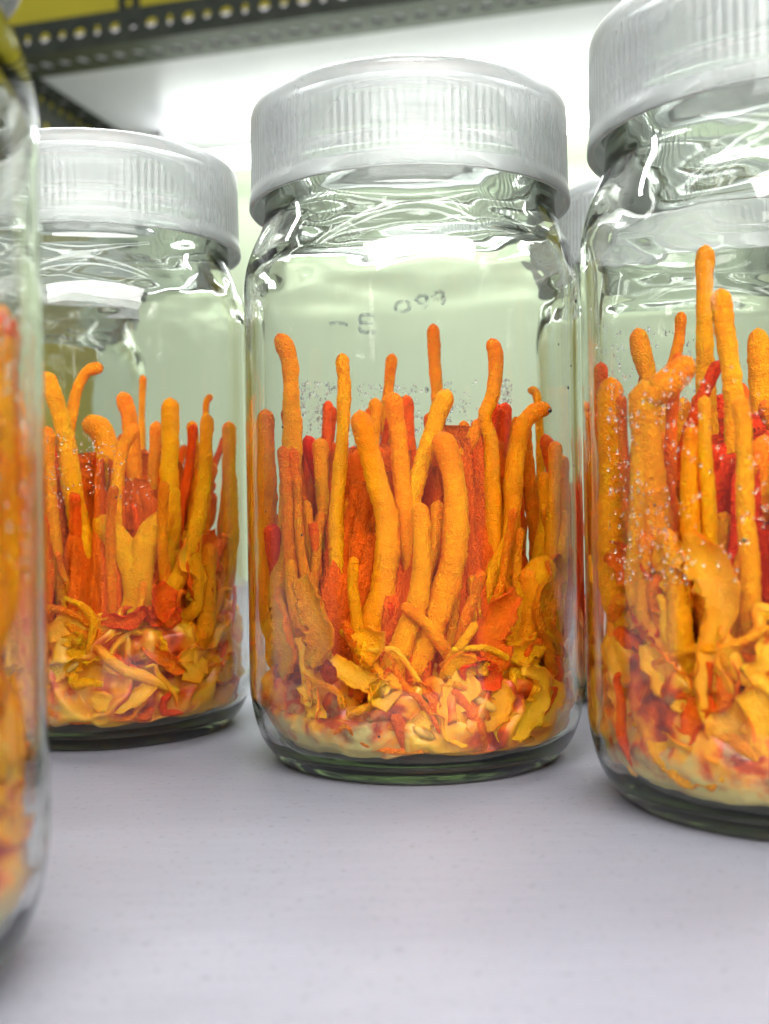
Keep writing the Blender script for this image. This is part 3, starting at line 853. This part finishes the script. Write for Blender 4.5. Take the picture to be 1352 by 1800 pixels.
frill('C', 3.2, [(21, -28.5, 23.5), (24.5, -26, 22), (24, -25.6, 17), (20, -28, 12.5), (15, -30, 10.5)], 2.0, (0.6, -0.8, 0))
frill('C', 2.6, [(13, -31, 21), (16, -30.5, 19), (15, -30.8, 15), (12.5, -31, 12)], 3.0, (0.4, -0.9, 0))
frill('C', 2.2, [(-4, -33.4, 12), (-1, -33.8, 14.5), (2.5, -33.6, 14), (2.0, -33.0, 10.5), (-2.0, -32.5, 9.6)], 4.0, F0, 0.4)
frill('C', 1.9, [(-3.5, -33.0, 19.5), (0.5, -33.8, 21), (2.5, -33.8, 18), (0.5, -33.6, 15.5)], 5.0, F0, 0.4, 'red_stalk')
frill('C', 2.0, [(-18, -29, 27), (-14, -31, 23.5), (-9, -32.5, 22), (-4, -33, 22.5)], 6.0, F0, 0.5)
frill('C', 2.4, [(28, -21, 31), (24, -24, 28), (19, -27, 27), (14, -29, 29)], 7.0, (0.6, -0.8, 0), 0.4, 'stalk')
frill('A', 5.2, [(-27, -22.5, 50), (-23, -27, 47), (-21.5, -28.3, 41), (-23.5, -26.5, 34), (-23, -27, 27), (-20.5, -28, 20), (-19.5, -27.5, 14)], 8.0, (-0.5, -0.85, 0), waist=0.45)
frill('A', 4.0, [(-14, -31.5, 37), (-14.5, -31.8, 32), (-16, -30.5, 26), (-15, -30.5, 19), (-14, -29, 13)], 9.0, (-0.4, -0.9, 0))
frill('A', 3.0, [(-31, -15.5, 33), (-29.5, -19, 29), (-27, -22, 25), (-24, -24.5, 21)], 10.0, (-0.75, -0.6, 0), 0.45)
frill('A', 2.6, [(-33, -10, 36), (-31, -15, 38), (-29, -19, 36), (-28.6, -20, 31)], 11.0, (-0.8, -0.5, 0), 0.5)
frill('B', 2.6, [(27.5, -21, 52), (25.5, -23.5, 47), (27.8, -21, 42), (26, -23, 36)], 12.0, (0.6, -0.7, 0), 0.5)
frill('B', 3.0, [(-6, -33, 29), (0, -33.8, 31), (7, -33.4, 30), (13, -31.5, 32)], 13.0, F0, 0.5)
frill('B', 2.4, [(4, -33.5, 14), (9, -32.6, 12), (14, -31, 13), (19, -28.5, 17)], 14.0, F0, 0.45)
frill('B', 2.4, [(-9, -33, 17), (-4, -33.4, 20), (2, -33.8, 24), (8, -33, 24)], 15.0, F0, 0.45, 'stalk')
frill('B', 2.2, [(16, -30, 26), (20, -28, 22), (24, -25, 20), (28, -20, 24)], 16.0, (0.5, -0.8, 0), 0.45, 'red_stalk')

rngf = random.Random(5)
def loose_frills(key, count, a0, a1):
    top = BASE[key][0]
    for i in range(count):
        a = rngf.uniform(a0, a1); z = rngf.uniform(17, top + 6); rad = rngf.uniform(1.8, 3.6)
        pts = []; da = rngf.choice((-1, 1)) * rngf.uniform(0.03, 0.10); dz = rngf.uniform(-3.4, 1.5)
        for k in range(5):
            zz = max(12.5, z + dz * k + rngf.gauss(0, 1.2)); r = RIN(zz) - 1.0 - rngf.random() * 2.4
            pts.append((r * math.cos(a), r * math.sin(a), zz)); a += da + rngf.gauss(0, 0.05)
        m = rngf.choice(('frill', 'frill', 'stalk', 'red_stalk'))
        frill(key, rad, pts, 50.0 + i * 1.9, (math.cos(a), math.sin(a), rngf.uniform(-.5, .5)), rngf.uniform(0.22, 0.5), m)
def edge_stalks(key, count, spans, z0, z1, seed):
    rng_ = random.Random(seed); top = BASE[key][0]
    for i in range(count):
        a0, a1 = rng_.choice(spans); a = rng_.uniform(a0, a1); r = rng_.uniform(30, 36) if key != 'D' else rng_.uniform(34, 36.2); h = rng_.uniform(z0, z1); rad = rng_.uniform(1.0, 1.8)
        pts = []
        for k in range(6):
            t = k / 5.0; rr = r - 6.0 * t * t; aa = a + rng_.gauss(0, 0.025)
            pts.append((rr * math.cos(aa), rr * math.sin(aa), h + (top - 5 - h) * t))
        stalk(cult[key], rad, pts, seed + i * 2.3, rng_.choice(('stalk', 'mid_stalk', 'mid_stalk') if key != 'D' else ('stalk', 'stalk', 'red_stalk')), step=0.0008, seg=12)
edge_stalks('C', 24, ((R(-50), R(30)), (R(150), R(225))), 44, 74, 900)
edge_stalks('B', 16, ((R(-60), R(30)), (R(215), R(260))), 44, 76, 930)
edge_stalks('A', 12, ((R(150), R(262)),), 44, 80, 960)
edge_stalks('D', 40, ((R(-20), R(75)),), 45, 88, 990)
# taller red folds leaning on the glass, right of the middle clump and beside its neighbours
frill('C', 4.2, [(31, -13, 45), (28, -20, 42), (25, -24, 36), (27, -21, 28), (29, -17, 20)], 21.0, (0.8, -0.6, 0), 0.3, 'mid_stalk')
frill('C', 3.4, [(20, -28, 40), (16, -31, 36), (14, -32, 30), (17, -30, 24)], 22.0, (0.5, -0.85, 0), 0.3, 'red_stalk')
frill('C', 3.4, [(-24, -25, 44), (-22, -27, 38), (-20, -29, 32), (-23, -26, 25)], 23.0, (-0.6, -0.8, 0), 0.3, 'mid_stalk')
frill('C', 3.0, [(-13, -32, 33), (-10, -33, 30), (-11, -32.5, 25)], 24.0, (-0.3, -0.95, 0), 0.3, 'stalk')
frill('C', 3.2, [(-31, -14, 40), (-29, -19, 34), (-28, -20, 27), (-30, -16, 21)], 25.0, (-0.8, -0.5, 0), 0.3, 'stalk')
frill('B', 4.0, [(31, -12, 52), (29, -18, 47), (27, -21, 40), (29, -17, 32)], 26.0, (0.8, -0.6, 0), 0.3, 'red_stalk')
frill('B', 3.4, [(22, -27, 40), (20, -28.5, 36), (23, -26, 30)], 27.0, (0.6, -0.8, 0), 0.3, 'red_stalk')
frill('A', 3.6, [(-34, -5, 50), (-32, -12, 46), (-30, -17, 40), (-31, -14, 33)], 28.0, (-0.9, -0.4, 0), 0.3, 'red_stalk')
frill('A', 3.2, [(-29, -18, 52), (-27, -21, 46), (-26, -23, 40)], 29.0, (-0.8, -0.6, 0), 0.3, 'stalk')
def strands(key, count, a0, a1, seed):
    rng_ = random.Random(seed); top = BASE[key][0]
    for i in range(count):
        a = rng_.uniform(a0, a1); z = rng_.uniform(9, top + 5); rad = rng_.uniform(0.6, 1.5); da = rng_.gauss(0, 0.06); dz = rng_.gauss(0, 1.8)
        pts = []; depth = rng_.random() * 2.5
        for k in range(6):
            z = max(8.0, min(top + 8, z)); r = RIN(z) - rad - 0.2 - depth - rng_.random() * 0.8
            pts.append((r * math.cos(a), r * math.sin(a), z)); a += da; z += dz; da += rng_.gauss(0, 0.055); dz += rng_.gauss(0, 1.9)
        o = stalk(cult[key], rad, pts, seed + i * 1.1, rng_.choice(('stalk', 'stalk', 'mid_stalk', 'red_stalk', 'frill')), name='strand', step=0.0008, seg=8, prof=lambda t: 0.6 + 0.5 * math.sin(3.0 * t + 0.1))
strands('C', 30, R(210), R(345), 1200)
strands('B', 28, R(225), R(345), 1300)
strands('A', 26, R(180), R(285), 1400)
strands('D', 18, R(-10), R(75), 1500)
loose_frills('C', 5, R(215), R(345))
loose_frills('B', 5, R(225), R(340))
loose_frills('A', 5, R(185), R(285))
loose_frills('D', 4, R(330), R(430))

# condensation
rng = random.Random(77)
def patch(n, a0, a1, z0, z1, r0, r1, cull=None):
    out = []
    while len(out) < n:
        a = rng.uniform(a0, a1); z = rng.uniform(z0, z1)
        d = noise.noise(Vector((a * 6, z * 120, 3.3)))
        if d < rng.uniform(-0.45, 0.35): continue
        out.append((a, z, r0 + (r1 - r0) * rng.random() ** 2.2))
    return out
droplets('condensation', patch(1500, R(45), R(140), 0.062, 0.092, 0.0002, 0.00055), jar_obj['C'])
droplets('condensation', patch(480, R(195), R(262), 0.044, 0.082, 0.00016, 0.00042) + patch(500, R(70), R(190), 0.07, 0.098, 0.0002, 0.0005), jar_obj['A'])
droplets('condensation', patch(420, R(60), R(150), 0.055, 0.085, 0.0002, 0.00045) + patch(160, R(255), R(300), 0.06, 0.078, 0.00015, 0.0003), jar_obj['B'])
droplets('condensation', patch(420, R(-60), R(40), 0.05, 0.085, 0.0002, 0.0005), jar_obj['D'])

# faded handwriting in blue marker on the far side of the middle jar
strokes = [[(-21.5, 108.4), (-19, 108.8), (-16.6, 108.5)],
           [(-9.0, 111.6), (-12.6, 111.4), (-12.8, 109.4), (-9.6, 109.5)], [(-12.8, 109.4), (-12.9, 107.0), (-8.8, 106.8)],
           [(-3.4, 113.0), (-2.6, 115.2), (0.2, 115.4), (0.6, 113.4), (-1.6, 112.6), (-3.4, 113.2)],
           [(2.4, 115.6), (3.6, 117.2), (5.6, 116.8), (5.2, 115.2), (3.0, 115.2)], [(5.6, 116.8), (5.8, 114.6), (4.4, 113.6)],
           [(7.0, 116.4), (8.2, 117.9), (10.0, 117.4), (9.4, 115.9), (7.4, 116.0)], [(10.0, 117.6), (10.4, 115.6), (9.6, 114.4)]]
for s in strokes:
    pts = []
    for (x, z) in s:
        y = math.sqrt(39.62 ** 2 - x * x); pts.append((x * mm, y * mm, (z - 0.5) * mm))
    c = catmull(pts, 0.0006); verts = []; faces = []
    for i, p in enumerate(c):
        t = (c[min(i + 1, len(c) - 1)] - c[max(i - 1, 0)]).normalized()
        nr = Vector((p.x, p.y, 0)).normalized(); w = t.cross(nr).normalized() * 0.00055
        q = nr * (0.03968 - math.hypot(p.x, p.y))
        verts += [p + q + w, p + q - w, p + q - w + nr * 0.00005, p + q + w + nr * 0.00005]
    for i in range(len(c) - 1):
        for k in range(4):
            m = (k + 1) % 4; faces.append((i * 4 + k, i * 4 + m, i * 4 + 4 + m, i * 4 + 4 + k))
    mesh_obj('marker_stroke', verts, faces, M['marker'], jar_obj['C'], smooth=False)

# small dark specks stuck to the outside of the glass
def speck(key, x, z, r, sx=1.0):
    (jx, jy), _ = JARS[key]
    ang = math.atan2(-math.sqrt(max(0.0, 39.6 ** 2 - x * x)), x)
    # turn the position towards the camera side
    a = ang; ca, sa = math.cos(a), math.sin(a)
    c = Vector((0.0396 * ca, 0.0396 * sa, z * mm)); verts = []; faces = []
    t = Vector((-sa, ca, 0)); up = Vector((0, 0, 1)); nr = Vector((ca, sa, 0))
    ellipsoid_into(verts, faces, c, t * r * mm * sx, nr * r * mm * 0.5, up * r * mm)
    mesh_obj('dirt_speck', verts, faces, M['speck'], jar_obj[key])
for args in [('C', 36.5, 104, .45, .5), ('C', 33.5, 84, .4), ('C', 28.5, 78.5, .5, 1.4), ('C', -28.5, 76, .3), ('C', 34.5, 89, .28), ('C', 31, 93, .25),
             ('C', 35, 67, .2), ('C', -33, 58, .22), ('C', -24.5, 53, .3), ('A', -32, 58, .3), ('A', -20, 52, .4), ('B', 12, 62, .22), ('C', -24, 30, .25), ('C', -9, 12, .3)]:
    speck(*args)

# a loose fibre lying on the board by the near jar
pts = [(-0.0385, 0.1235, 0.0005), (-0.0368, 0.1218, 0.0008), (-0.0352, 0.1196, 0.0009), (-0.0346, 0.1176, 0.0005)]
v, f, a = tube_data(pts, 0.00013, seg=6, step=0.0005, seed=3.0, prof=lambda t: 1.0)
fib = mesh_obj('loose_fibre', v, f, M['fibre'])
fib['label'] = 'thin curved brown fibre lying on the white board at lower left'; fib['category'] = 'fibre'
